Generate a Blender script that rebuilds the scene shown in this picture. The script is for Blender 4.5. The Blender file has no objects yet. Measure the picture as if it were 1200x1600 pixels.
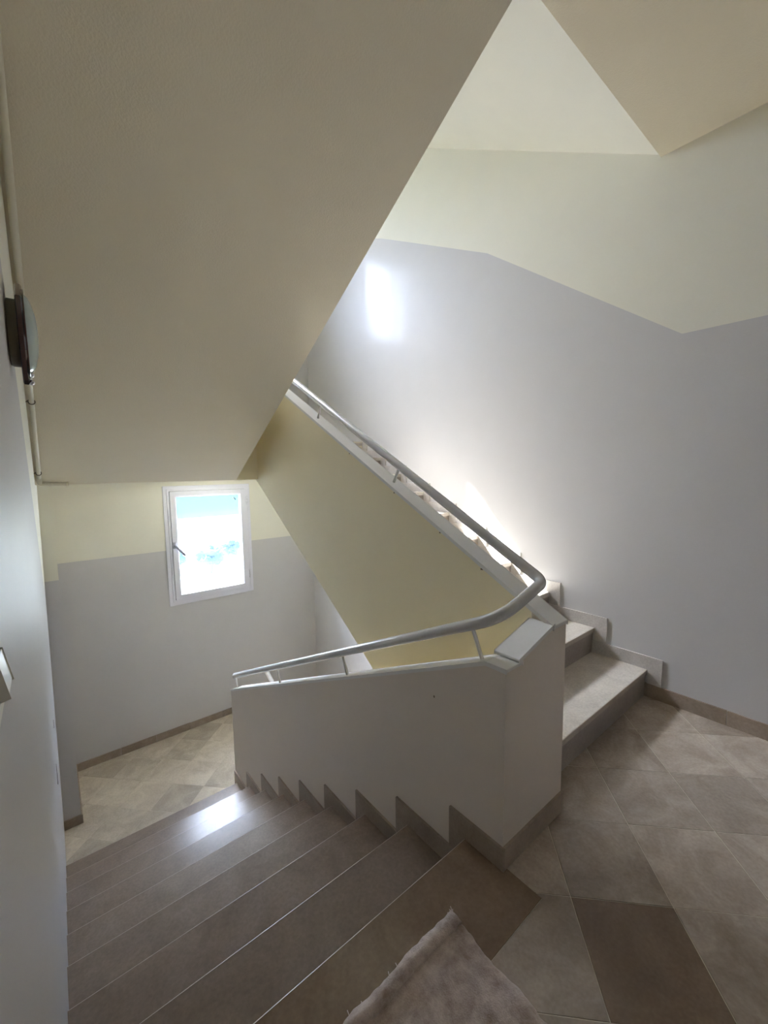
import bpy, bmesh, math, random
from mathutils import Vector, Matrix, noise
random.seed(7)
scene = bpy.context.scene
C = scene.collection

# ------------------------------------------------------------------ camera, sky, sun, exposure
cam_data = bpy.data.cameras.new('camera')
cam_data.sensor_fit = 'HORIZONTAL'; cam_data.sensor_width = 36.0
cam_data.lens = 647.797 / 1200.0 * 36.0
cam_data.clip_start = 0.01; cam_data.clip_end = 800
cam = bpy.data.objects.new('camera', cam_data); C.objects.link(cam)
RT = Vector((0.7740672793, -0.6329650998, -0.0132298711))
UP = Vector((0.0741882133, 0.0699339298, 0.9947891005))
FW = Vector((0.6287415654, 0.7710151930, -0.1010921166))
cam.matrix_world = Matrix(((RT.x, UP.x, -FW.x, 0), (RT.y, UP.y, -FW.y, 0), (RT.z, UP.z, -FW.z, 1.35033), (0, 0, 0, 1)))
scene.camera = cam

world = bpy.data.worlds.new('sky'); scene.world = world; world.use_nodes = True
wn, wlk = world.node_tree.nodes, world.node_tree.links
bgn = wn['Background']
sky = wn.new('ShaderNodeTexSky'); sky.sky_type = 'NISHITA'; sky.sun_disc = False
sky.sun_elevation = math.radians(45.7); sky.sun_rotation = math.radians(-20.1)     # the sun lamp's own direction
sky.air_density = 0.6; sky.dust_density = 5.0; sky.ozone_density = 1.0
wb = wn.new('ShaderNodeMix'); wb.data_type = 'RGBA'; wb.blend_type = 'MULTIPLY'; wb.inputs[0].default_value = 1.0
wb.inputs[7].default_value = (0.80, 0.97, 1.22, 1)                                  # white balance
wlk.new(sky.outputs[0], wb.inputs[6]); wlk.new(wb.outputs[2], bgn.inputs[0]); bgn.inputs[1].default_value = 3.25

sun_data = bpy.data.lights.new('sun', 'SUN'); sun_data.energy = 58; sun_data.angle = math.radians(0.6)
sun_data.color = (0.97, 0.99, 1.0)
sun = bpy.data.objects.new('sun', sun_data); C.objects.link(sun)
sun.rotation_euler = Vector((1.0, -2.734, -2.98)).to_track_quat('-Z', 'Y').to_euler()
sun.location = (-6, 20, 22)

scene.view_settings.view_transform = 'Standard'; scene.view_settings.look = 'None'
scene.view_settings.gamma = 1.0; scene.view_settings.use_curve_mapping = False
scene.view_settings.exposure = 0.72
scene.cycles.max_bounces = 12; scene.cycles.diffuse_bounces = 9; scene.cycles.glossy_bounces = 4
scene.cycles.transparent_max_bounces = 8
scene.cycles.adaptive_threshold = 0.02
scene.cycles.sample_clamp_indirect = 0.0

# ------------------------------------------------------------------ materials
def new_mat(name):
    m = bpy.data.materials.new(name); m.use_nodes = True
    nt = m.node_tree; b = nt.nodes['Principled BSDF']
    return m, nt, b
def plain(name, col, rough=0.6, spec=0.5, metal=0.0, coat=0.0, coat_rough=0.1):
    m, nt, b = new_mat(name)
    b.inputs['Base Color'].default_value = (*col, 1); b.inputs['Roughness'].default_value = rough
    b.inputs['Specular IOR Level'].default_value = spec; b.inputs['Metallic'].default_value = metal
    b.inputs['Coat Weight'].default_value = coat; b.inputs['Coat Roughness'].default_value = coat_rough
    return m
def paint(name, col, col2, rough, spec, bump=0.15, nscale=6.0, fine=220.0, coat=0.0, coat_rough=0.2, wave=0.0):
    """painted plaster: slight colour mottling, fine roller grain and gentle waviness"""
    m, nt, b = new_mat(name); N, L = nt.nodes, nt.links
    tc = N.new('ShaderNodeTexCoord'); geo = N.new('ShaderNodeNewGeometry')
    n1 = N.new('ShaderNodeTexNoise'); n1.inputs['Scale'].default_value = nscale; n1.inputs['Detail'].default_value = 2
    L.new(geo.outputs['Position'], n1.inputs['Vector'])
    mx = N.new('ShaderNodeMix'); mx.data_type = 'RGBA'
    mx.inputs[6].default_value = (*col, 1); mx.inputs[7].default_value = (*col2, 1)
    L.new(n1.outputs['Fac'], mx.inputs[0]); L.new(mx.outputs[2], b.inputs['Base Color'])
    b.inputs['Roughness'].default_value = rough; b.inputs['Specular IOR Level'].default_value = spec
    b.inputs['Coat Weight'].default_value = coat; b.inputs['Coat Roughness'].default_value = coat_rough
    n2 = N.new('ShaderNodeTexNoise'); n2.inputs['Scale'].default_value = fine; n2.inputs['Detail'].default_value = 1
    L.new(geo.outputs['Position'], n2.inputs['Vector'])
    n3 = N.new('ShaderNodeTexNoise'); n3.inputs['Scale'].default_value = 4.5; n3.inputs['Detail'].default_value = 1.5
    st = N.new('ShaderNodeVectorMath'); st.operation = 'MULTIPLY'; st.inputs[1].default_value = (1, 1, 0.45)
    L.new(geo.outputs['Position'], st.inputs[0]); L.new(st.outputs[0], n3.inputs['Vector'])
    b1 = N.new('ShaderNodeBump'); b1.inputs['Strength'].default_value = bump; b1.inputs['Distance'].default_value = 0.0015
    b2 = N.new('ShaderNodeBump'); b2.inputs['Strength'].default_value = wave; b2.inputs['Distance'].default_value = 0.02
    L.new(n2.outputs['Fac'], b1.inputs['Height']); L.new(n3.outputs['Fac'], b2.inputs['Height'])
    if wave: L.new(b2.outputs['Normal'], b1.inputs['Normal'])
    L.new(b1.outputs['Normal'], b.inputs['Normal'])
    if coat: L.new(b2.outputs['Normal'], b.inputs['Coat Normal'])
    return m
def stone(name, col_a, col_b, rough=0.28, vary=0.25, spec=0.5, coat=0.0):
    """polished limestone: cloudy veins, fine grain and a tone of its own for each slab"""
    m, nt, b = new_mat(name); N, L = nt.nodes, nt.links
    geo = N.new('ShaderNodeNewGeometry'); oi = N.new('ShaderNodeObjectInfo')
    off = N.new('ShaderNodeVectorMath'); off.operation = 'MULTIPLY_ADD'
    comb = N.new('ShaderNodeCombineXYZ')
    for i in range(3): L.new(oi.outputs['Random'], comb.inputs[i])
    L.new(comb.outputs[0], off.inputs[0]); off.inputs[1].default_value = (37, 19, 53); L.new(geo.outputs['Position'], off.inputs[2])
    n1 = N.new('ShaderNodeTexNoise'); n1.inputs['Scale'].default_value = 5.5; n1.inputs['Detail'].default_value = 5; n1.inputs['Roughness'].default_value = 0.62; n1.inputs['Distortion'].default_value = 0.8
    L.new(off.outputs[0], n1.inputs['Vector'])
    n2 = N.new('ShaderNodeTexNoise'); n2.inputs['Scale'].default_value = 90; n2.inputs['Detail'].default_value = 2
    L.new(off.outputs[0], n2.inputs['Vector'])
    ramp = N.new('ShaderNodeValToRGB'); ramp.color_ramp.elements[0].position = 0.36; ramp.color_ramp.elements[1].position = 0.66
    ramp.color_ramp.elements[0].color = (*col_a, 1); ramp.color_ramp.elements[1].color = (*col_b, 1)
    L.new(n1.outputs['Fac'], ramp.inputs[0])
    hsv = N.new('ShaderNodeHueSaturation')
    mr = N.new('ShaderNodeMapRange'); mr.inputs[3].default_value = 1 - vary; mr.inputs[4].default_value = 1 + vary
    L.new(oi.outputs['Random'], mr.inputs[0])
    mg = N.new('ShaderNodeMapRange'); mg.inputs[1].default_value = 0.3; mg.inputs[2].default_value = 0.7; mg.inputs[3].default_value = 0.92; mg.inputs[4].default_value = 1.08
    L.new(n2.outputs['Fac'], mg.inputs[0])
    mm = N.new('ShaderNodeMath'); mm.operation = 'MULTIPLY'; L.new(mr.outputs[0], mm.inputs[0]); L.new(mg.outputs[0], mm.inputs[1])
    L.new(mm.outputs[0], hsv.inputs['Value']); L.new(ramp.outputs[0], hsv.inputs['Color'])
    L.new(hsv.outputs[0], b.inputs['Base Color'])
    rr = N.new('ShaderNodeMapRange'); rr.inputs[3].default_value = rough - 0.02; rr.inputs[4].default_value = rough + 0.02
    L.new(n1.outputs['Fac'], rr.inputs[0]); L.new(rr.outputs[0], b.inputs['Roughness'])
    b.inputs['Specular IOR Level'].default_value = spec
    b.inputs['Coat Weight'].default_value = coat; b.inputs['Coat Roughness'].default_value = 0.12
    bp = N.new('ShaderNodeBump'); bp.inputs['Strength'].default_value = 0.05; bp.inputs['Distance'].default_value = 0.001
    L.new(n2.outputs['Fac'], bp.inputs['Height']); L.new(bp.outputs['Normal'], b.inputs['Normal'])
    return m

M = {}
M['cream'] = paint('cream_wall_paint', (0.775, 0.755, 0.655), (0.745, 0.725, 0.63), 0.6, 0.3, 0.25)
M['soffit'] = paint('cream_ceiling_paint', (0.81, 0.745, 0.60), (0.78, 0.715, 0.57), 0.7, 0.25, 0.5, fine=160)
M['yellow'] = paint('yellow_cream_paint', (0.84, 0.77, 0.56), (0.81, 0.74, 0.535), 0.6, 0.3, 0.2)
M['dado'] = paint('grey_gloss_paint', (0.585, 0.572, 0.57), (0.56, 0.548, 0.547), 0.46, 0.22, 0.12, coat=0.16, coat_rough=0.14, wave=0.34)
M['parapet'] = paint('warm_lit_parapet_paint', (0.72, 0.65, 0.57), (0.69, 0.62, 0.54), 0.4, 0.4, 0.25)  # dado grey, with the warm light on it put into the colour
M['cap'] = paint('white_cap_paint', (0.76, 0.75, 0.73), (0.72, 0.71, 0.69), 0.42, 0.4, 0.15)
M['rail'] = paint('grey_white_rail_enamel', (0.55, 0.54, 0.53), (0.48, 0.47, 0.46), 0.27, 0.5, 0.05, nscale=30)
M['tile'] = stone('limestone_tile', (0.325, 0.268, 0.218), (0.455, 0.388, 0.325), 0.24, 0.16)
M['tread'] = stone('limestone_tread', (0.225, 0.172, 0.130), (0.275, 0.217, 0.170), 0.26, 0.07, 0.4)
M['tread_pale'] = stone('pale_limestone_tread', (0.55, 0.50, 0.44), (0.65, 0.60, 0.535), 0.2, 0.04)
M['tile_lit'] = stone('lit_limestone_tile', (0.46, 0.395, 0.315), (0.60, 0.53, 0.43), 0.24, 0.12)  # tile stone lightened in place of light on the lower landing
M['stone_dark'] = stone('dark_limestone', (0.18, 0.125, 0.083), (0.235, 0.170, 0.117), 0.24, 0.08)
M['riser'] = stone('limestone_riser', (0.30, 0.255, 0.22), (0.36, 0.31, 0.27), 0.35, 0.06)
M['skirt'] = stone('skirting_stone', (0.285, 0.225, 0.170), (0.38, 0.31, 0.245), 0.35, 0.12)
M['skirt_lit'] = stone('lit_skirting_stone', (0.47, 0.44, 0.41), (0.60, 0.565, 0.53), 0.3, 0.07)  # skirting stone with its lit look put into the colour
M['arris'] = plain('highlit_limestone_edge', (0.50, 0.43, 0.355), 0.4)  # window highlight along the nosing, painted as a paler edge
M['grout'] = plain('pale_grout', (0.60, 0.53, 0.42), 0.9)
M['concrete'] = plain('raw_concrete', (0.42, 0.40, 0.37), 0.9)
M['pvc'] = plain('white_window_plastic', (0.76, 0.76, 0.83), 0.35, 0.5)
M['seal'] = plain('dark_gasket', (0.08, 0.08, 0.09), 0.6)
M['handle'] = plain('grey_handle', (0.36, 0.37, 0.42), 0.35, 0.5)
M['pipe'] = plain('cream_conduit', (0.72, 0.68, 0.55), 0.45)
M['wire'] = plain('dark_clip_wire', (0.12, 0.09, 0.06), 0.5)
M['lamp_base'] = plain('beige_lamp_base', (0.27, 0.24, 0.16), 0.5)
M['lamp_wood'] = plain('dark_red_brown_varnish', (0.065, 0.022, 0.015), 0.22, 0.5, coat=0.6)
M['chrome'] = plain('chrome', (0.75, 0.75, 0.78), 0.15, 0.5, 1.0)
M['switch'] = plain('ivory_switch_plastic', (0.70, 0.67, 0.58), 0.3)
M['switch_dark'] = plain('shaded_switch_seam', (0.16, 0.14, 0.12), 0.5)
M['mark'] = plain('dark_scuff', (0.05, 0.04, 0.03), 0.9)
M['chip'] = plain('brown_chip', (0.20, 0.15, 0.11), 0.9)
M['lamp_glass'] = plain('pale_blue_opal_glass', (0.46, 0.56, 0.56), 0.18, 0.5)
M['sticker'] = plain('pale_sticker', (0.35, 0.42, 0.38), 0.6)

def window_glass(name, clear):
    m, nt, b = new_mat(name); N, L = nt.nodes, nt.links
    N.remove(b); out = N['Material Output']
    tr = N.new('ShaderNodeBsdfTransparent'); tr.inputs[0].default_value = (*clear, 1)
    tl = N.new('ShaderNodeBsdfTranslucent'); tl.inputs[0].default_value = (0.72, 0.95, 1.0, 1)
    gl = N.new('ShaderNodeBsdfGlossy'); gl.inputs['Roughness'].default_value = 0.03
    nz = N.new('ShaderNodeTexNoise'); nz.inputs['Scale'].default_value = 9; nz.inputs['Detail'].default_value = 6
    mr = N.new('ShaderNodeMapRange'); mr.inputs[3].default_value = 0.002; mr.inputs[4].default_value = 0.008
    L.new(nz.outputs['Fac'], mr.inputs[0])
    m1 = N.new('ShaderNodeMixShader'); L.new(mr.outputs[0], m1.inputs[0]); L.new(tr.outputs[0], m1.inputs[1]); L.new(tl.outputs[0], m1.inputs[2])
    m2 = N.new('ShaderNodeMixShader'); m2.inputs[0].default_value = 0.04; L.new(m1.outputs[0], m2.inputs[1]); L.new(gl.outputs[0], m2.inputs[2])
    L.new(m2.outputs[0], out.inputs[0]); return m
M['glass'] = window_glass('clear_window_glass', (0.975, 0.987, 0.985))
M['glass_dimmed'] = window_glass('dimmed_window_glass', (0.87, 0.88, 0.885))  # glass darkened to dim the light from the upper window

m, nt, b = new_mat('brown_towelling'); N, L = nt.nodes, nt.links
geo = N.new('ShaderNodeNewGeometry')
n1 = N.new('ShaderNodeTexNoise'); n1.inputs['Scale'].default_value = 22; n1.inputs['Detail'].default_value = 9; n1.inputs['Roughness'].default_value = 0.7
n2 = N.new('ShaderNodeTexNoise'); n2.inputs['Scale'].default_value = 260; n2.inputs['Detail'].default_value = 4
L.new(geo.outputs['Position'], n1.inputs['Vector']); L.new(geo.outputs['Position'], n2.inputs['Vector'])
rp = N.new('ShaderNodeValToRGB'); rp.color_ramp.elements[0].position = 0.3; rp.color_ramp.elements[1].position = 0.72
rp.color_ramp.elements[0].color = (0.27, 0.20, 0.16, 1); rp.color_ramp.elements[1].color = (0.66, 0.56, 0.51, 1)
L.new(n1.outputs['Fac'], rp.inputs[0]); L.new(rp.outputs[0], b.inputs['Base Color'])
b.inputs['Roughness'].default_value = 0.95; b.inputs['Specular IOR Level'].default_value = 0.1; b.inputs['Sheen Weight'].default_value = 0.3
bp = N.new('ShaderNodeBump'); bp.inputs['Strength'].default_value = 0.8; bp.inputs['Distance'].default_value = 0.004
L.new(n2.outputs['Fac'], bp.inputs['Height']); L.new(bp.outputs['Normal'], b.inputs['Normal'])
M['cloth'] = m
M['hem'] = plain('pale_brown_hem', (0.56, 0.47, 0.42), 0.95, 0.1)
M['ground'] = paint('pale_sand_ground', (0.50, 0.50, 0.45), (0.42, 0.45, 0.42), 0.9, 0.1, 0.0, nscale=0.12)  # pale colour throws extra daylight in through the window
M['sea'] = plain('sea_water', (0.014, 0.032, 0.038), 0.6, 0.0)
M['leaves'] = paint('grey_green_leaves', (0.036, 0.062, 0.070), (0.050, 0.080, 0.086), 0.8, 0.2, 0.0, nscale=1.2)
M['bark'] = plain('bark', (0.10, 0.08, 0.06), 0.9)

# ------------------------------------------------------------------ mesh helpers
def wloc(o):
    v = Vector((0, 0, 0))
    while o is not None: v = v + o.location; o = o.parent
    return v
def obj(name, me, mat=None, parent=None, loc=(0, 0, 0)):
    """link a mesh whose vertices are relative to the world point loc"""
    o = bpy.data.objects.new(name, me)
    if mat is not None and len(me.materials) == 0:
        for mm_ in (mat if isinstance(mat, (list, tuple)) else [mat]): me.materials.append(mm_)
    C.objects.link(o)
    if parent is not None:
        o.parent = parent; o.location = Vector(loc) - wloc(parent)
    else: o.location = loc
    return o
def tag(o, label=None, cat=None, group=None, kind=None):
    if label: o['label'] = label
    if cat: o['category'] = cat
    if group: o['group'] = group
    if kind: o['kind'] = kind
    return o
def empty(name, loc, label=None, cat=None, group=None, kind=None):
    o = bpy.data.objects.new(name, None); C.objects.link(o); o.location = loc; o.empty_display_size = 0.05
    return tag(o, label, cat, group, kind)
def mesh_of(name, bm, smooth=False):
    bmesh.ops.recalc_face_normals(bm, faces=bm.faces[:])
    me = bpy.data.meshes.new(name); bm.to_mesh(me); bm.free()
    if smooth:
        for p in me.polygons: p.use_smooth = True
    return me
def bm_box(bm, a, b, mi=0):
    vs = [bm.verts.new((x, y, z)) for z in (a[2], b[2]) for y in (a[1], b[1]) for x in (a[0], b[0])]
    for f in ((0, 1, 3, 2), (4, 6, 7, 5), (0, 4, 5, 1), (2, 3, 7, 6), (0, 2, 6, 4), (1, 5, 7, 3)):
        bm.faces.new([vs[i] for i in f]).material_index = mi
def bm_prism(bm, poly, axis, lo, hi, mi=0):
    """extrude a 2D polygon along an axis; poly gives the other two coordinates in xyz order"""
    def P(q, s):
        if axis == 0: return (s, q[0], q[1])
        if axis == 1: return (q[0], s, q[1])
        return (q[0], q[1], s)
    A = [bm.verts.new(P(q, lo)) for q in poly]; B = [bm.verts.new(P(q, hi)) for q in poly]
    n = len(poly)
    bm.faces.new(A).material_index = mi; bm.faces.new(B[::-1]).material_index = mi
    for i in range(n): bm.faces.new((A[i], A[(i + 1) % n], B[(i + 1) % n], B[i])).material_index = mi
def bevel(bm, w, seg=2):
    bmesh.ops.bevel(bm, geom=bm.edges[:], offset=w, segments=seg, affect='EDGES', profile=0.5)
def box(name, a, b, mat, parent=None, bev=0.0, seg=2):
    a, b = Vector(a), Vector(b); c = Vector(((a.x + b.x) / 2, (a.y + b.y) / 2, min(a.z, b.z)))
    bm = bmesh.new(); bm_box(bm, a - c, b - c)
    if bev: bevel(bm, bev, seg)
    return obj(name, mesh_of(name, bm), mat, parent, c)
def tread_slab(a, b, far, mat, parent):
    """a stair tread whose nosing arris (far: the edge at larger Y) is rounded and painted paler for its highlight"""
    a, b = Vector(a), Vector(b); c = Vector(((a.x + b.x) / 2, (a.y + b.y) / 2, a.z))
    bm = bmesh.new(); bm_box(bm, a - c, b - c)
    yn = (b.y if far else a.y) - c.y; zt = b.z - c.z
    es = [e for e in bm.edges if all(abs(v.co.y - yn) < 1e-5 and abs(v.co.z - zt) < 1e-5 for v in e.verts)]
    r = bmesh.ops.bevel(bm, geom=es, offset=0.0034, segments=2, affect='EDGES', profile=0.5)
    for f in r['faces']: f.material_index = 1
    return obj('tread', mesh_of('tread', bm), [mat, M['arris']], parent, c)
def prism(name, poly, axis, lo, hi, mat, parent=None, bev=0.0, seg=2, loc=(0, 0, 0)):
    l = Vector(loc); bm = bmesh.new(); bm_prism(bm, poly, axis, lo, hi)
    bmesh.ops.translate(bm, verts=bm.verts[:], vec=-l)
    if bev: bevel(bm, bev, seg)
    return obj(name, mesh_of(name, bm), mat, parent, l)
def fillet(pts, rads, n=10):
    out = [Vector(pts[0])]
    for i in range(1, len(pts) - 1):
        a, p, c = Vector(pts[i - 1]), Vector(pts[i]), Vector(pts[i + 1])
        u, v = (a - p).normalized(), (c - p).normalized(); r = rads[i]
        if r <= 0: out.append(p); continue
        ang = u.angle(v); d = min(r / math.tan(ang / 2), (a - p).length * 0.48, (c - p).length * 0.48)
        s, e = p + u * d, p + v * d
        for k in range(n + 1):
            t = k / n; out.append(s * (1 - t) ** 2 + p * 2 * t * (1 - t) + e * t * t)
    out.append(Vector(pts[-1])); return out
def bm_tube(bm, pts, r, n=14, cap=True, round_ends=False):
    pts = [Vector(p) for p in pts]
    rr = [r] * len(pts)
    if round_ends:
        d0 = (pts[0] - pts[1]).normalized(); d1 = (pts[-1] - pts[-2]).normalized()
        pts = [pts[0] + d0 * r * .5, pts[0] + d0 * r * .35] + pts + [pts[-1] + d1 * r * .35, pts[-1] + d1 * r * .5]
        rr = [r * .45, r * .8] + rr + [r * .8, r * .45]
    T = []
    for i in range(len(pts)):
        a = pts[max(i - 1, 0)]; c = pts[min(i + 1, len(pts) - 1)]; T.append((c - a).normalized())
    ref = Vector((0, 0, 1)) if abs(T[0].z) < 0.9 else Vector((1, 0, 0))
    nv = (ref - T[0] * ref.dot(T[0])).normalized(); rings = []
    for i, p in enumerate(pts):
        nv = (nv - T[i] * nv.dot(T[i])).normalized(); bv = T[i].cross(nv)
        rings.append([bm.verts.new(p + (nv * math.cos(2 * math.pi * k / n) + bv * math.sin(2 * math.pi * k / n)) * rr[i]) for k in range(n)])
    for i in range(len(rings) - 1):
        for k in range(n):
            bm.faces.new((rings[i][k], rings[i][(k + 1) % n], rings[i + 1][(k + 1) % n], rings[i + 1][k]))
    if cap: bm.faces.new(rings[0][::-1]); bm.faces.new(rings[-1])
def tube(name, pts, r, mat, parent=None, n=14, round_ends=False):
    l = Vector(pts[0]); bm = bmesh.new(); bm_tube(bm, [Vector(p) - l for p in pts], r, n, True, round_ends)
    return obj(name, mesh_of(name, bm, True), mat, parent, l)
def bm_lathe(bm, prof, n=28, sides=None):
    """revolve (x, r) profile about the local X axis"""
    rings = []
    for x, r in prof:
        if r < 1e-5: rings.append([bm.verts.new((x, 0, 0))])
        else: rings.append([bm.verts.new((x, r * math.sin(2 * math.pi * k / n), r * math.cos(2 * math.pi * k / n))) for k in range(n)])
    for i in range(len(rings) - 1):
        A, B = rings[i], rings[i + 1]
        for k in range(n):
            k2 = (k + 1) % n
            if len(A) == 1 and len(B) > 1: bm.faces.new((A[0], B[k], B[k2]))
            elif len(B) == 1 and len(A) > 1: bm.faces.new((A[k], A[k2], B[0]))
            elif len(A) > 1: bm.faces.new((A[k], A[k2], B[k2], B[k]))
def clip_poly(poly, a, bb, c):
    """keep the side a*x + b*y <= c of a convex polygon"""
    out = []
    for i in range(len(poly)):
        p, q = poly[i], poly[(i + 1) % len(poly)]
        dp, dq = a * p[0] + bb * p[1] - c, a * q[0] + bb * q[1] - c
        if dp <= 0: out.append(p)
        if (dp < 0 < dq) or (dq < 0 < dp):
            t = dp / (dp - dq); out.append((p[0] + (q[0] - p[0]) * t, p[1] + (q[1] - p[1]) * t))
    return out
def area(poly):
    return abs(sum(poly[i][0] * poly[(i + 1) % len(poly)][1] - poly[(i + 1) % len(poly)][0] * poly[i][1] for i in range(len(poly)))) / 2 if len(poly) > 2 else 0

# ------------------------------------------------------------------ key dimensions (metres; floor of our landing z = 0)
R, T, YD = 0.165, 0.31234, 0.90313        # flight going down on the left: rise, going, first nosing
RU, TU, YU = 0.16364, 0.3086, 0.83351     # flight going up on the right
H_DN, H_UP, STOREY = -1.485, 1.65, 3.135
XW, YW = 2.666, 4.75                      # faces of the right wall and the window wall
XP1, XP1B = 1.105, 1.19                   # left parapet
XP2A, XP2 = 1.395, 1.49                   # right parapet
YE, YEB = 0.745, 0.835                    # end wall of the well
Y_NEAR = -1.25
ZB, ZT = -3.135, 6.2
def xl(z): return -0.063 + 0.0133 * z     # face of the left wall, a little out of plumb
SL = 0.581
def soff(y): return 3.235 - SL * y

# ------------------------------------------------------------------ walls
def wall(name, polys, axis, face, back, mats):
    bm = bmesh.new()
    for poly, mi in polys: bm_prism(bm, poly, axis, face, back, mi)
    return tag(obj(name, mesh_of(name, bm), mats), kind='structure')
WM = [M['dado'], M['cream']]
dado_r = [(Y_NEAR, 2.04), (0.758, 2.045), (2.019, 2.937), (3.251, 3.55), (3.62, 3.70), (5.0, 3.70)]
polys = []
for (ya, za), (yb, zb) in zip(dado_r[:-1], dado_r[1:]):
    polys.append(([(ya, za), (yb, zb), (yb, ZT), (ya, ZT)], 1))
    if ya < 3.6: polys.append(([(ya, ZB - .2), (yb, ZB - .2), (yb, zb), (ya, za)], 0))
    else:
        polys += [([(ya, ZB - .2), (yb, ZB - .2), (yb, 0.54), (ya, 0.54)], 0), ([(ya, 0.54), (yb, 0.54), (yb, 1.4), (ya, 1.4)], 1),
                  ([(ya, 1.4), (yb, 1.4), (yb, zb), (ya, za)], 0)]
tag(wall('wall_right', polys, 0, XW, XW + 0.2, WM), label='right stairwell wall, cream above a glossy grey dado')

bm = bmesh.new()
dado_l = [(Y_NEAR, 2.04), (0.88, 2.04), (3.72, 0.541), (4.02, 0.541)]
def quad_l(pts, mi):
    A = [bm.verts.new((xl(z), y, z)) for y, z in pts]; B = [bm.verts.new((-0.35, y, z)) for y, z in pts]
    bm.faces.new(A).material_index = mi; bm.faces.new(B[::-1]).material_index = mi
    for i in range(len(A)): bm.faces.new((A[i], A[(i + 1) % len(A)], B[(i + 1) % len(A)], B[i])).material_index = mi
for (ya, za), (yb, zb) in zip(dado_l[:-1], dado_l[1:]):
    quad_l([(ya, ZB - .2), (yb, ZB - .2), (yb, zb), (ya, za)], 0)
    quad_l([(ya, za), (yb, zb), (yb, ZT), (ya, ZT)], 1)
quad_l([(4.02, ZB - .2), (5.0, ZB - .2), (5.0, ZT), (4.02, ZT)], 1)
wl = tag(obj('wall_left', mesh_of('wall_left', bm), WM), kind='structure', label='left stairwell wall seen at a grazing angle')
for k, (y, z, h_) in enumerate(((3.05, -0.10, 0.05), (2.86, -0.27, 0.12))):
    box('crack', (xl(z) - .004, y, z - h_), (xl(z) + .0012, y + .006, z), M['mark'], wl)

WX0, WX1, WZ0, WZ1 = 0.965, 1.805, -0.025, 1.18       # hole for a window
polys = []
def rect(x0, x1, z0, z1, mi): polys.append(([(x0, z0), (x1, z0), (x1, z1), (x0, z1)], mi))
bands = [(ZB - .2, 0.54, 0), (0.54, 1.4, 1), (1.4, 3.70, 0), (3.70, ZT, 1)]
for x0, x1, holes in ((-0.35, WX0, ()), (WX0, WX1, ((WZ0, WZ1), (WZ0 + STOREY, WZ1 + STOREY))), (WX1, XW + .2, ())):
    for z0, z1, mi in bands:
        cuts = [(z0, z1)]
        for ha, hb in holes:
            nc = []
            for a, b_ in cuts:
                if hb <= a or ha >= b_: nc.append((a, b_)); continue
                if ha > a: nc.append((a, ha))
                if hb < b_: nc.append((hb, b_))
            cuts = nc
        for a, b_ in cuts: rect(x0, x1, a, b_, mi)
tag(wall('wall_far', polys, 1, YW, YW + 0.25, WM), label='far stairwell wall with the small window')
polys = [([(-0.35, ZB - .2), (XW + .2, ZB - .2), (XW + .2, 2.04), (-0.35, 2.04)], 0), ([(-0.35, 2.04), (XW + .2, 2.04), (XW + .2, ZT), (-0.35, ZT)], 1)]
tag(wall('wall_near', polys, 1, Y_NEAR, Y_NEAR - 0.2, WM), label='wall behind the upper landing')
bm = bmesh.new()
bm_box(bm, (-0.3, 4.0, H_DN), (0.03, YW, 0.541), 0); bm_box(bm, (-0.3, 4.0, 0.541), (0.03, YW, 1.285), 1)
wp = tag(obj('wall_pier', mesh_of('wall_pier', bm), WM), kind='structure', label='shallow pier in the left corner of the lower landing')

# ------------------------------------------------------------------ floors and ceilings
def slab(name, polys, label, mat):
    bm = bmesh.new()
    for poly, axis, lo, hi in polys: bm_prism(bm, poly, axis, lo, hi)
    return tag(obj(name, mesh_of(name, bm), mat), kind='structure', label=label)
X0 = -0.06
floor = slab('floor', [([(X0, Y_NEAR), (XP1, Y_NEAR), (XP1, YD - .02), (X0, YD - .02)], 2, -0.19, -0.0014),
                       ([(XP1, Y_NEAR), (XW, Y_NEAR), (XW, YU + .02), (XP1, YU + .02)], 2, -0.19, -0.0014)],
             'upper landing floor of diagonal limestone tiles', M['grout'])
floor_low = slab('floor_lower', [([(xl(-1.6), YD + 8 * T - .02), (XW, YD + 8 * T - .02), (XW, YW), (xl(-1.6), YW)], 2, H_DN - 0.36, H_DN - 0.0014)],
                 'lower half landing floor of diagonal limestone tiles', M['grout'])
slab('ceiling', [([(X0 + .02, Y_NEAR), (1.2, Y_NEAR), (1.2, 0.45), (X0 + .02, 0.45)], 2, 2.985, STOREY), ([(1.2, Y_NEAR), (XW, Y_NEAR), (XW, 0.90), (1.2, 0.90)], 2, 2.985, STOREY)],
     'flat cream ceiling over the upper landing', M['soffit'])
slab('ceiling_half_landing', [([(X0, 3.40), (XP2, 3.40), (XP2, 3.612), (XW, 3.612), (XW, YW), (X0, YW)], 2, 1.285, H_UP)],
     'underside of the next half landing', M['soffit'])
slab('ceiling_next_half_landing', [([(X0 + .05, 3.42), (XW, 3.42), (XW, YW), (X0 + .05, YW)], 2, 4.42, 4.785)], 'underside of the half landing above that', M['soffit'])
slab('ceiling_top', [([(-0.35, Y_NEAR - .2), (XW + .2, Y_NEAR - .2), (XW + .2, YW + .25), (-0.35, YW + .25)], 2, ZT, ZT + .15)], 'top ceiling of the stairwell', M['soffit'])
slab('floor_bottom', [([(-0.35, Y_NEAR - .2), (XW + .2, Y_NEAR - .2), (XW + .2, YW + .25), (-0.35, YW + .25)], 2, ZB - .2, ZB)], 'floor at the foot of the lower flight', M['tread_pale'])  # unseen; made pale to bounce light to the lower landing

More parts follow.
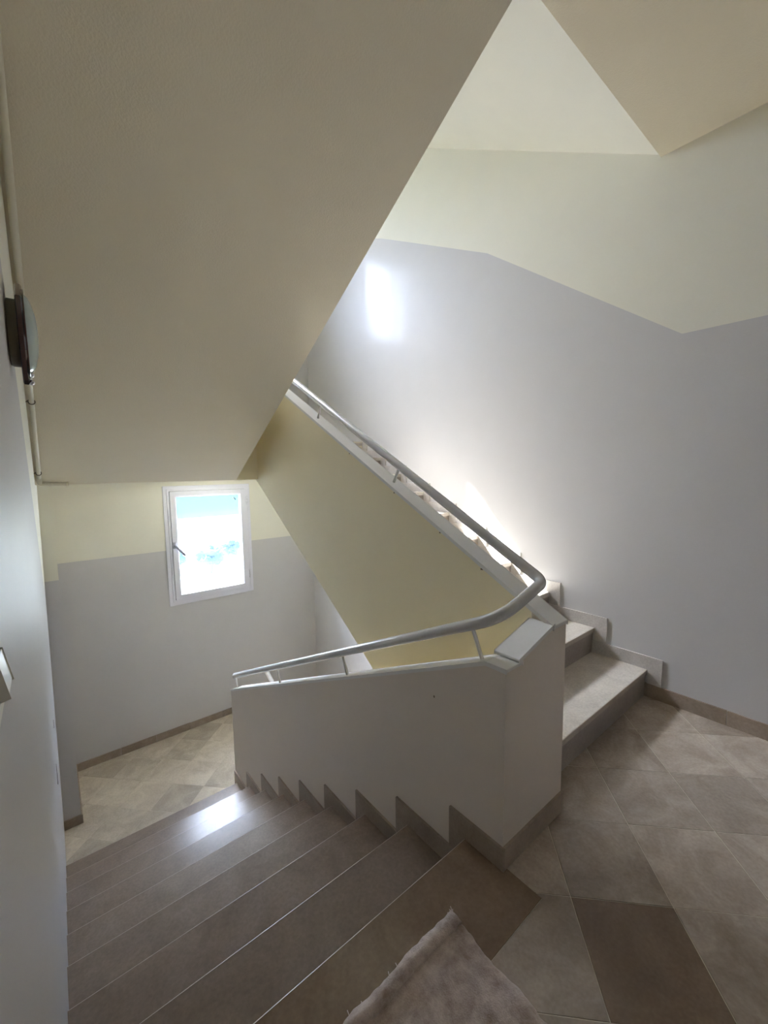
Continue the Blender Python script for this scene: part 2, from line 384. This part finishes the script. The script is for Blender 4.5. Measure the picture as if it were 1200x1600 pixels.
def lay_tiles(parent, z, u0, v0, ang, s, regions, irange, jrange, gap=0.003):
    e1 = Vector((math.cos(ang), -math.sin(ang))); e2 = Vector((math.sin(ang), math.cos(ang)))
    for i in irange:
        for j in jrange:
            g = gap / 2 / s
            corners = [Vector((u0, v0)) + (e1 * (i + a) + e2 * (j + b_)) * s for a, b_ in ((g, g), (1 - g, g), (1 - g, 1 - g), (g, 1 - g))]
            poly0 = [(c.x, c.y) for c in corners]; pieces = []
            for (x0, x1, y0, y1) in regions:
                q = clip_poly(poly0, -1, 0, -x0); q = clip_poly(q, 1, 0, x1) if q else q
                q = clip_poly(q, 0, -1, -y0) if q else q; q = clip_poly(q, 0, 1, y1) if q else q
                if q and area(q) > 0.0006: pieces.append(q)
            if not pieces: continue
            cx = sum(p[0] for p in pieces[0]) / len(pieces[0]); cy = sum(p[1] for p in pieces[0]) / len(pieces[0])
            zt = random.uniform(-0.0006, 0.0006)
            bm = bmesh.new()
            for q in pieces: bm_prism(bm, [(p[0] - cx, p[1] - cy) for p in q], 2, -0.0125, zt)
            obj('tile', mesh_of('tile', bm), M['stone_dark'] if (parent is floor and (i, j) == (0, -1)) else (M['tile'] if parent is floor else M['tile_lit']), parent, (cx, cy, z))
TS, TA, TU0, TV0 = 0.30289, math.radians(46.17), 1.19062, 0.55244
lay_tiles(floor, 0.0, TU0, TV0, TA, TS, [(1.1165, XW, -0.55, YU + .015), (X0 - .01, 1.1165, -0.55, 0.6065)], range(-5, 9), range(-5, 7))
lay_tiles(floor_low, H_DN, TU0 + TS * (-9.28 * math.cos(TA) + .69 * math.sin(TA)), TV0 + TS * (9.28 * math.sin(TA) + .69 * math.cos(TA)),
          TA, TS, [(xl(-1.5), XW, YD + 8 * T + .0, YW)], range(-8, 14), range(-6, 12))

# ------------------------------------------------------------------ the flight going down
fd = empty('stair_flight', (0.5, YD, H_DN), 'limestone flight going down on the left to the lower landing with the window', 'stairs')
pts = [(YD - .29, -0.19)]
prof = []
for k in range(1, 10):
    y = YD + (k - 1) * T; prof += [(y - .012, -(k - 1) * R - .028), (y - .012, -k * R - .028)]
poly = [(YD - .29, -0.028)] + prof + [(YD + 8 * T + .1, H_DN - .3), (YD + .1, -0.34 - .1), (YD - .29, -0.34)]
prism('concrete_body', poly, 0, xl(-.8), XP1B, M['concrete'], fd)
for k in range(1, 10):                     # treads: k = 1 is the border slab of our landing
    z = -(k - 1) * R; y1 = YD + (k - 1) * T; y0 = 0.6085 if k == 1 else y1 - T - .012
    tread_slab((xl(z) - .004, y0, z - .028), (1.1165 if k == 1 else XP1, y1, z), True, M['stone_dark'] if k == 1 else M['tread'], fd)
    yb = y1 - .012
    bm = bmesh.new(); bm_box(bm, (xl(z) - .004, yb - .012, -k * R), (XP1, yb, z - .028))
    obj('riser', mesh_of('riser', bm), M['riser'], fd)

# the flight going up
fu = empty('stair_flight', (2.05, YU, 0), 'limestone flight rising on the right along the grey wall, patched with sunlight', 'stairs')
prof = []
for k in range(1, 11):
    y = YU + (k - 1) * TU + .012
    prof += [(y + .010, (k - 1) * RU if k > 1 else -.0125), (y + .010, k * RU - .028)]
prof = [(YU + .022, -.19)] + prof + [(3.62, 10 * RU - .028), (3.62, 1.3), (3.43, 1.285), (1.25, -.19)]
prism('concrete_body', prof, 0, XP2, XW, M['soffit'], fu)
for k in range(1, 11):
    y = YU + (k - 1) * TU
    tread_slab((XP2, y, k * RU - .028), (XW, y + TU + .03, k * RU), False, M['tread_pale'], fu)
    bm = bmesh.new(); bm_box(bm, (XP2, y + .012, (k - 1) * RU), (XW, y + .024, k * RU - .028))
    obj('riser', mesh_of('riser', bm), M['riser'], fu)

# the flight overhead and the flights above and below it
fo = empty('stair_flight', (0.55, 3.36, 1.285), 'sloping cream underside of the flight overhead on the left', 'stairs')
prism('sloping_slab', [(0.43, soff(.43)), (3.356, 1.285), (3.42, 1.285), (3.42, 1.66), (0.9, STOREY), (0.43, STOREY)], 0, X0, 1.2, M['soffit'], fo)
prism('parapet_wall', [(0.9, STOREY - .3), (3.42, 1.5), (3.42, 2.35), (0.9, STOREY + .82)], 0, XP1B - .07, XP1B, M['yellow'], fo)
fn = empty('stair_flight', (2.05, 0.9, 2.985), 'white sloping underside of the next flight high on the right', 'stairs')
prism('sloping_slab', [(0.88, 2.985), (3.43, 4.46), (3.43, 4.785), (0.88, STOREY + .1)], 0, XP2A, XW, M['cream'], fn)
fb = empty('floor_sloping', (2.05, 0.83, ZB), 'flight below leading on down from the lower landing', kind='structure')
prism('sloping_slab', [(3.5, H_DN), (3.5, H_DN - .36), (1.1, ZB), (.8, ZB)], 0, XP2, XW, M['tread_pale'], fb)  # unseen slab, made pale for the light it bounces upward

# ------------------------------------------------------------------ parapets round the well
def topr(y): return 1.238 + 0.54 * (y - 1.6)
def topl(y): return 0.703 - 0.4575 * (y - 0.821)
CT = 0.010
pr = empty('stair_parapet', (1.3, YE, 0), 'painted parapet round the stair well, grey outside and yellow inside with a white cap', 'parapet')
prism('wall_body', [(YE, -.0125), (YE, .703 - CT), (YEB, .703 - CT), (3.46, topl(3.46) - CT), (3.46, H_DN - .2), (3.30, H_DN - .2), (YD, -.45), (YE + .0, -.19)], 0, XP1, XP1B, [M['parapet']], pr)
# the sides that face the well are yellow: a thin plaster skin on that side
prism('well_plaster', [(YEB, -.3), (YEB, .70 - CT), (3.459, topl(3.46) - CT - .002), (3.459, H_DN - .1), (3.3, H_DN - .1), (YD, -.40)], 0, XP1B, XP1B + .004, M['yellow'], pr)
prism('end_wall', [(XP1B, -.0125), (XP2A + .004, -.0125), (XP2A + .004, .780 - CT), (XP1B, .722 - CT)], 1, YE, YEB, M['parapet'], pr)
prism('end_plaster', [(XP1B, -.19), (XP2A, -.19), (XP2A, .778 - CT), (XP1B, .72 - CT)], 1, YEB, YEB + .004, M['yellow'], pr)
prism('wall_body', [(YE, -.0125), (YE, topr(YE) - CT), (3.46, topr(3.46) - CT), (3.46, 1.285), (3.43, 1.285), (1.25, -.19), (YE, -.19)], 0, XP2A + .004, XP2, M['parapet'], pr)
prism('well_plaster', [(YEB, -.19), (YEB, topr(YEB) - CT), (3.46, topr(3.46) - CT), (3.46, 1.285), (3.43, 1.285), (1.25, -.19)], 0, XP2A, XP2A + .004, M['yellow'], pr)
prism('far_end_wall', [(XP1B, 1.285), (XP2A, 1.285), (XP2A, 2.28), (XP1B, 2.28)], 1, 3.385, 3.46, M['yellow'], pr)
ov = .003
def cap_poly(pts_): return pts_
prism('cap', [(YE - ov, .703 - CT), (YE - ov, .705), (YEB - .01, .703), (3.46 + ov, topl(3.46)), (3.46 + ov, topl(3.46) - CT), (YEB - .01, .703 - CT)], 0, XP1 - ov, XP1B + .004 + ov, M['cap'], pr, 0.0025, 2)
prism('cap', [(XP1B - .012, .716 - CT), (XP1B - .012, .716), (XP2A + .006, .782), (XP2A + .006, .782 - CT)], 1, YE - ov, YEB + .004 + ov, M['cap'], pr, 0.0025, 2)
prism('cap', [(YE - ov, topr(YE) - CT - .004), (YE - ov, topr(YE)), (3.46, topr(3.46)), (3.46, topr(3.46) - CT)], 0, XP2A - ov, XP2 + ov, M['cap'], pr, 0.0025, 2)
for (y, w_) in ((1.06, .012), (1.30, .008), (1.62, .010), (2.02, .007)):   # small chips under the cap edge
    box('chip', (XP2A - .001, y, topr(y) - CT - .010), (XP2A + .001, y + w_, topr(y) - CT - .003), M['chip'], pr)
box('chip', (XP1 - .001, 1.06, 0.472), (XP1 + .001, 1.066, 0.480), M['chip'], pr)
prism('lower_wall_body', [(3.46, -.60), (3.46, H_DN - .36), (1.2, ZB), (.85, ZB), (.85, -2.0)], 0, XP2A, XP2, M['cap'], pr)

# ------------------------------------------------------------------ stone skirting
SK, EXT = 0.08, 0.074
for k in range(1, 10):                     # L-shaped pieces on the left parapet, one for each tread
    z = -(k - 1) * R; y1 = YD + (k - 1) * T; y0 = (YE - .010) if k == 1 else y1 - T - .012
    poly = [(y0, z), (y1, z), (y1, z - R + SK + .002), (y1 + EXT, z - R + SK + .002), (y1 + EXT, z + SK), (y0 + (EXT if k > 1 else 0), z + SK)]
    if k > 1: poly = [(y0, z), (y1, z), (y1, z - R + SK + .002), (y1 + EXT, z - R + SK + .002), (y1 + EXT, z + SK), (y0 + .0125, z + SK)]
    if k == 9: poly = [(y0, z), (y1, z), (y1, z - R), (3.46, z - R), (3.46, z + SK), (y0 + .0125, z + SK)]
    prism('skirting', poly, 0, XP1 - .010, XP1, M['skirt'], fd)
prism('skirting', [(XP1, 0), (XP2 - .002, 0), (XP2 - .002, SK), (XP1, SK)], 1, YE - .010, YE, M['skirt'], pr)
for k in range(1, 11):                     # and on the right wall, one for each tread going up
    y, z = YU + (k - 1) * TU, k * RU
    ye_ = y + TU if k < 10 else 3.63
    poly = [(y, z), (ye_ + .012, z), (ye_ + .012, z + SK), (y - EXT, z + SK), (y - EXT, z - RU + SK + .002), (y, z - RU + SK + .002)]
    prism('skirting', poly, 0, XW - .010, XW, M['skirt_lit'], fu)
bb = empty('baseboard_right', (XW, 0, 0), 'stone skirting along the right wall of the upper landing', kind='structure')
ys = [YU + .012, 0.46, 0.14, -0.20, -0.55, -0.9, Y_NEAR]
for a, b_ in zip(ys[:-1], ys[1:]): box('skirting_tile', (XW - .010, b_ + .0012, 0), (XW, a - .0012, SK + random.uniform(-.002, .002)), M['skirt'], bb)
bf = empty('baseboard_far', (1.3, YW, H_DN), 'stone skirting under the window on the lower landing', kind='structure')
xs = [0.03, 0.40, 0.72, 1.06, 1.40, 1.74, 2.08, 2.42, XW]
for a, b_ in zip(xs[:-1], xs[1:]): box('skirting_tile', (a + .0012, YW - .012, H_DN), (b_ - .0012, YW, H_DN + .072 + random.uniform(-.004, .004)), M['skirt'], bf)
bp_ = empty('baseboard_pier', (0, 4.0, H_DN), 'short stone skirting on the corner pier', kind='structure')
box('skirting_tile', (xl(-1.5), 3.988, H_DN), (.042, 4.0, H_DN + .075), M['skirt'], bp_)
box('skirting_tile', (.03, 4.0, H_DN), (.042, YW - .012, H_DN + .075), M['skirt'], bp_)

# ------------------------------------------------------------------ handrails
RR = 0.0212
hr = empty('handrail', (1.3, 0.8, 0.7), 'grey painted tubular handrail bending round the end of the stair well', 'handrail')
zr = lambda y: 0.935 + 0.549 * (y - 0.845)
zl = lambda y: 0.822 - 0.4665 * (y - 0.862)
path = fillet([(1.443, 3.5, zr(3.5)), (1.443, 0.815, zr(.815)), (1.150, 0.800, .850), (1.150, 3.47, zl(3.47)), (1.160, 3.505, -.425), (1.436, 3.505, -.445), (1.44, 1.2, -1.68)],
              [0, .045, .11, .02, .02, .025, 0])
tube('rail', path, RR, M['rail'], hr, 20, True)
for y in (2.454, 1.686):
    tube('post', [(1.443, y, topr(y) - .004), (1.443, y - .045, zr(y - .045) - RR * .7)], .0072, M['cap'], hr, 10)
for y in (3.413, 2.56, 1.729, 0.871):
    tube('post', [(1.150, y, topl(y) - .004), (1.150, y + .045, zl(y + .045) - RR * .7)], .0072, M['cap'], hr, 10)

# ------------------------------------------------------------------ windows
def window(name, dz, label, glass):
    w = empty(name, ((WX0 + WX1) / 2, YW, WZ0 + dz), label, kind='structure')
    def frame(nm, x0, x1, z0, z1, wd, y0, y1, bev, mat=M['pvc'], par=w):
        bm = bmesh.new()
        O = [(x0, z0), (x1, z0), (x1, z1), (x0, z1)]; I = [(x0 + wd, z0 + wd), (x1 - wd, z0 + wd), (x1 - wd, z1 - wd), (x0 + wd, z1 - wd)]
        vo = [[bm.verts.new((x, y, z + dz)) for x, z in P] for y in (y0, y1) for P in (O, I)]
        for k in range(4):
            n = (k + 1) % 4
            bm.faces.new((vo[0][k], vo[0][n], vo[1][n], vo[1][k])); bm.faces.new((vo[2][k], vo[3][k], vo[3][n], vo[2][n]))
            bm.faces.new((vo[0][k], vo[2][k], vo[2][n], vo[0][n])); bm.faces.new((vo[1][k], vo[1][n], vo[3][n], vo[3][k]))
        if bev: bevel(bm, bev, 2)
        return obj(nm, mesh_of(nm, bm), mat, par)
    frame('architrave', .930, 1.842, -.060, 1.212, .034, YW - .012, YW, .003)
    frame('outer_frame', .9645, 1.8055, -.0255, 1.1805, .024, YW - .018, YW + .05, .003)
    frame('gasket', .9875, 1.7825, -.0025, 1.1575, .004, YW - .006, YW + .03, 0, M['seal'])
    sh = frame('sash', .9905, 1.7795, .0005, 1.1545, .054, YW - .030, YW + .03, .004)
    frame('glazing_bead', 1.0435, 1.7265, .0535, 1.1015, .009, YW - .016, YW + .012, .002, M['pvc'], sh)
    frame('bead_seal', 1.0515, 1.7185, .0615, 1.0935, .003, YW - .008, YW + .010, 0, M['seal'], sh)
    g = box('pane', (1.050, YW + .001, .060 + dz), (1.720, YW + .005, 1.095 + dz), glass, sh)
    # handle: rose on the left stile and a lever tilted out to the right
    hx, hz = 1.006, .590 + dz
    hd = box('handle_rose', (hx - .013, YW - .040, hz - .034), (hx + .013, YW - .029, hz + .034), M['handle'], sh, .003)
    bm = bmesh.new()
    bm_tube(bm, [(hx, YW - .038, hz), (hx, YW - .062, hz)], .009, 12)
    obj('spindle', mesh_of('spindle', bm, True), M['handle'], sh)
    pts_ = fillet([(hx - .006, YW - .063, hz + .006), (hx + .022, YW - .066, hz - .024), (hx + .092, YW - .064, hz - .112)], [0, .02, 0])
    tube('lever', pts_, .0125, M['handle'], sh, 12, True)
    for zz in (1.02, .155):
        hg = empty('hinge', (1.800, YW - .03, zz + dz)); hg.parent = w; hg.location = Vector((1.800, YW - .03, zz + dz)) - wloc(w)
        for a, b_ in ((-.046, -.016), (-.013, .017), (.020, .050)):
            tube('knuckle', [(1.800, YW - .026, zz + dz + a), (1.800, YW - .026, zz + dz + b_)], .008, M['pvc'], hg, 10)
    return w
w1 = window('window_1', 0.0, 'small white casement window on the lower landing', M['glass'])
sash = [c for c in w1.children if c.name.startswith('sash')][0]
bm = bmesh.new(); bm_box(bm, (-.008, -.001, -.022), (.008, .001, .022)); bmesh.ops.rotate(bm, verts=bm.verts[:], cent=(0, 0, 0), matrix=Matrix.Rotation(math.radians(-38), 3, 'Y'))
obj('sticker', mesh_of('sticker', bm), M['sticker'], sash, (1.668, YW + .0002, 1.05))
window('window_2', STOREY, 'matching white casement window on the next half landing', M['glass_dimmed'])

# ------------------------------------------------------------------ conduit under the overhead flight
cd = empty('conduit_pipe', (-.02, 3.3, 1.29), 'thin cream conduit along the left edge of the overhead slope, ending in a stub', 'pipe')
def pp(y): return Vector((-.0065 * y - .002, y, soff(y) - .018))
path = fillet([pp(.5), pp(1.9), pp(3.31), (0.115, 3.33, 1.288)], [0, 0, .012, 0], 6)
tube('conduit', path, .0105, M['pipe'], cd, 12)
tube('coupling', [pp(1.10), pp(1.13)], .014, M['pipe'], cd, 12)
tube('elbow', fillet([pp(3.25), pp(3.31), (0.03, 3.315, 1.288)], [0, .012, 0], 6), .0125, M['pipe'], cd, 12)
tube('end_collar', [(.105, 3.329, 1.288), (.118, 3.330, 1.288)], .013, M['pipe'], cd, 12)
for y in (1.02, 2.62, 3.2):
    c = pp(y); ring = [c + Vector((math.cos(a) * .013, math.sin(a) * .004, math.sin(a) * .013)) for a in [math.pi * t / 10 for t in range(-14, 9)]]
    tube('clip', [Vector((xl(c.z), y - .01, c.z - .004))] + ring, .0022, M['wire'] if y > 1.5 else M['pipe'], cd, 6)

# ------------------------------------------------------------------ wall lamp
LY, LZ = 1.36, 1.688
lx = xl(LZ)
lamp = empty('wall_lamp', (lx, LY, LZ), 'round wall lamp with dark brown hexagonal rim and pale blue glass dome', 'wall lamp')
def lathe(name, prof, n, mat, parent, smooth=True, rot=0.0):
    bm = bmesh.new(); bm_lathe(bm, prof, n)
    if rot: bmesh.ops.rotate(bm, verts=bm.verts[:], cent=(0, 0, 0), matrix=Matrix.Rotation(rot, 3, 'X'))
    return obj(name, mesh_of(name, bm, smooth), mat, parent, (lx, LY, LZ))
lathe('lamp_base', [(0.0, 0), (0.0, .074), (.004, .077), (.019, .077), (.0205, .07), (.0205, 0)], 36, M['lamp_base'], lamp)
lathe('lamp_rim', [(.019, 0), (.019, .114), (.021, .118), (.029, .118), (.032, .113), (.032, .092), (.028, .090), (.028, 0)], 6, M['lamp_wood'], lamp, False)
lathe('rim_bead', [(.031, .096), (.033, .103), (.0345, .101), (.0345, .094), (.031, .092)], 36, M['lamp_wood'], lamp)
lathe('glass_dome', [(.0285, .094), (.034, .092), (.042, .083), (.048, .068), (.0525, .048), (.055, .025), (.0558, 0)], 40, M['lamp_glass'], lamp)
for sy, sz in ((0, -.112), (0, -.094), (-.04, .0)):
    bm = bmesh.new(); bm_lathe(bm, [(0, 0), (0, .006), (.005, .0065), (.009, .004), (.0105, 0)], 14)
    obj('screw', mesh_of('screw', bm, True), M['chrome'] if sz else M['lamp_wood'], lamp, (lx + .031, LY + sy, LZ + sz))

# ------------------------------------------------------------------ light switch
sx = xl(1.2)
sw = empty('light_switch', (sx, .46, 1.19), 'ivory light switch at the near end of the left wall', 'light switch')
box('switch_plate', (sx, .420, 1.152), (sx + .006, .490, 1.220), M['switch'], sw, .002)
prism('rocker', [(sx + .005, 1.170), (sx + .0125, 1.172), (sx + .0075, 1.201), (sx + .005, 1.201)], 1, .436, .478, M['switch'], sw, .001)
box('rocker_seam', (sx + .0055, .434, 1.168), (sx + .0066, .480, 1.203), M['switch_dark'], sw)

# ------------------------------------------------------------------ floor cloth
cl = empty('floor_cloth', (.55, .45, 0), 'crumpled brown towelling cloth on the top step', 'cloth')
def cloth_z(u, v):
    w = noise.noise(Vector((u * 7, v * 7, 1.3))) * .5 + noise.noise(Vector((u * 16, v * 13, 5.1))) * .3 + noise.noise(Vector((u * 40, v * 40, 9.1))) * .10
    fold = math.exp(-((u * .8 + v * .6 - .83) / .02) ** 2) * .006
    return .006 + max(0, w + .35) * .012 + fold
NX, NY = 84, 84; CX0, CX1, CY0, CY1 = .20, .862, .10, .750
bm = bmesh.new(); vs = []
for j in range(NY + 1):
    row = []
    for i in range(NX + 1):
        u = CX0 + (CX1 - CX0) * i / NX; v = CY0 + (CY1 - CY0) * j / NY
        ex = noise.noise(Vector((v * 9, 3.1, 0))) * .012 + noise.noise(Vector((v * 45, 8.1, 0))) * .005
        ey = noise.noise(Vector((u * 9, 7.7, 0))) * .009 + noise.noise(Vector((u * 45, 2.2, 0))) * .004
        fx = (i / NX) ** 6; fy = (j / NY) ** 6
        uu = u + ex * fx - .05 * fx * max(0, (.72 - v)) ; vv = v + ey * fy - .012 * fy * math.sin(u * 6)
        zz = cloth_z(uu, vv)
        edge = min(1, (NX - i) / 3, (NY - j) / 3, i / 3, j / 3); zz = .003 + (zz - .003) * (.25 + .75 * edge)
        row.append(bm.verts.new((uu - .55, vv - .45, zz)))
    vs.append(row)
for j in range(NY):
    for i in range(NX):
        f = bm.faces.new((vs[j][i], vs[j][i + 1], vs[j + 1][i + 1], vs[j + 1][i])); f.smooth = True
        f.material_index = 1 if NY - 5 <= j < NY - 1 and False else 0
ret = bmesh.ops.extrude_face_region(bm, geom=bm.faces[:])
for v in [e for e in ret['geom'] if isinstance(e, bmesh.types.BMVert)]: v.co.z = .0006
cloth = obj('cloth_body', mesh_of('cloth_body', bm), [M['cloth'], M['hem']], cl, (.55, .45, 0))
bm = bmesh.new(); prev = None                # the folded hem along the far edge
for i in range(NX + 1):
    a = vs_co = cloth.data.vertices[NY * (NX + 1) + i].co; b_ = cloth.data.vertices[(NY - 5) * (NX + 1) + i].co
    ring = [bm.verts.new((a.x, a.y + .004, .002)), bm.verts.new((a.x, a.y + .003, a.z + .008)), bm.verts.new((a.x * .5 + b_.x * .5, (a.y + b_.y) / 2, max(a.z, b_.z) + .011)),
            bm.verts.new((b_.x, b_.y + .003, b_.z + .007)), bm.verts.new((b_.x, b_.y + .001, b_.z - .002))]
    if prev:
        for k in range(4): bm.faces.new((prev[k], prev[k + 1], ring[k + 1], ring[k])).smooth = True
    prev = ring
obj('hem', mesh_of('hem', bm), M['cloth'], cl, (.55, .45, 0))
bm = bmesh.new()
for t in range(20):                          # frayed threads at the corner and along the edges
    if t < 12: s = Vector((.862 - .02 * random.random() - .55, .752 - .02 * random.random() - .45, .008)); d = Vector((random.uniform(-.2, 1), random.uniform(.2, 1), random.uniform(0, .5)))
    else: s = Vector((random.uniform(.45, .85) - .55, .75 - .45, .008)); d = Vector((random.uniform(-.5, .5), 1, .3))
    L_ = random.uniform(.008, .02); d.normalize()
    bm_tube(bm, [s, s + d * L_ * .5, s + d * L_ + Vector((0, 0, -.002))], .0012, 5)
tag(obj('frayed_threads', mesh_of('frayed_threads', bm, True), M['hem'], cl, (.55, .45, 0)), kind='stuff')

# ------------------------------------------------------------------ outdoors, seen through the window
def big(name, a, b_, mat): return tag(box(name, a, b_, mat), kind='structure')
tag(big('ground_outside', (-120, 8, -9.6), (160, 100, -9.0), M['ground']), label='pale ground outside the window')
tag(big('sea_outside', (-400, 100, -9.8), (600, 700, -9.3), M['sea']), label='strip of sea beyond the ground outside')
tree_labels = ['grey green tree outside, at the left of the window view', 'grey green tree outside, in the middle of the window view', 'grey green tree outside, at the right of the window view']
for k, (x, y, r) in enumerate(((9.9, 46, 1.0), (12.7, 44, 1.15), (16.0, 47.5, 1.1))):
    t = empty('tree', (x, y, -9), tree_labels[k], 'tree', 'trees outside the window')
    tube('trunk', [(x, y, -9), (x + .1, y, -7.8)], .16, M['bark'], t, 8)
    bm = bmesh.new(); bmesh.ops.create_icosphere(bm, subdivisions=4, radius=r)
    for v in bm.verts:
        n_ = noise.noise(v.co * 1.4 + Vector((k * 7, 0, 0))) * .45 + noise.noise(v.co * 4 + Vector((k, 3, 0))) * .25
        v.co *= 1 + n_; v.co.z *= .8
    obj('crown', mesh_of('crown', bm), M['leaves'], t, (x, y, -7.2))
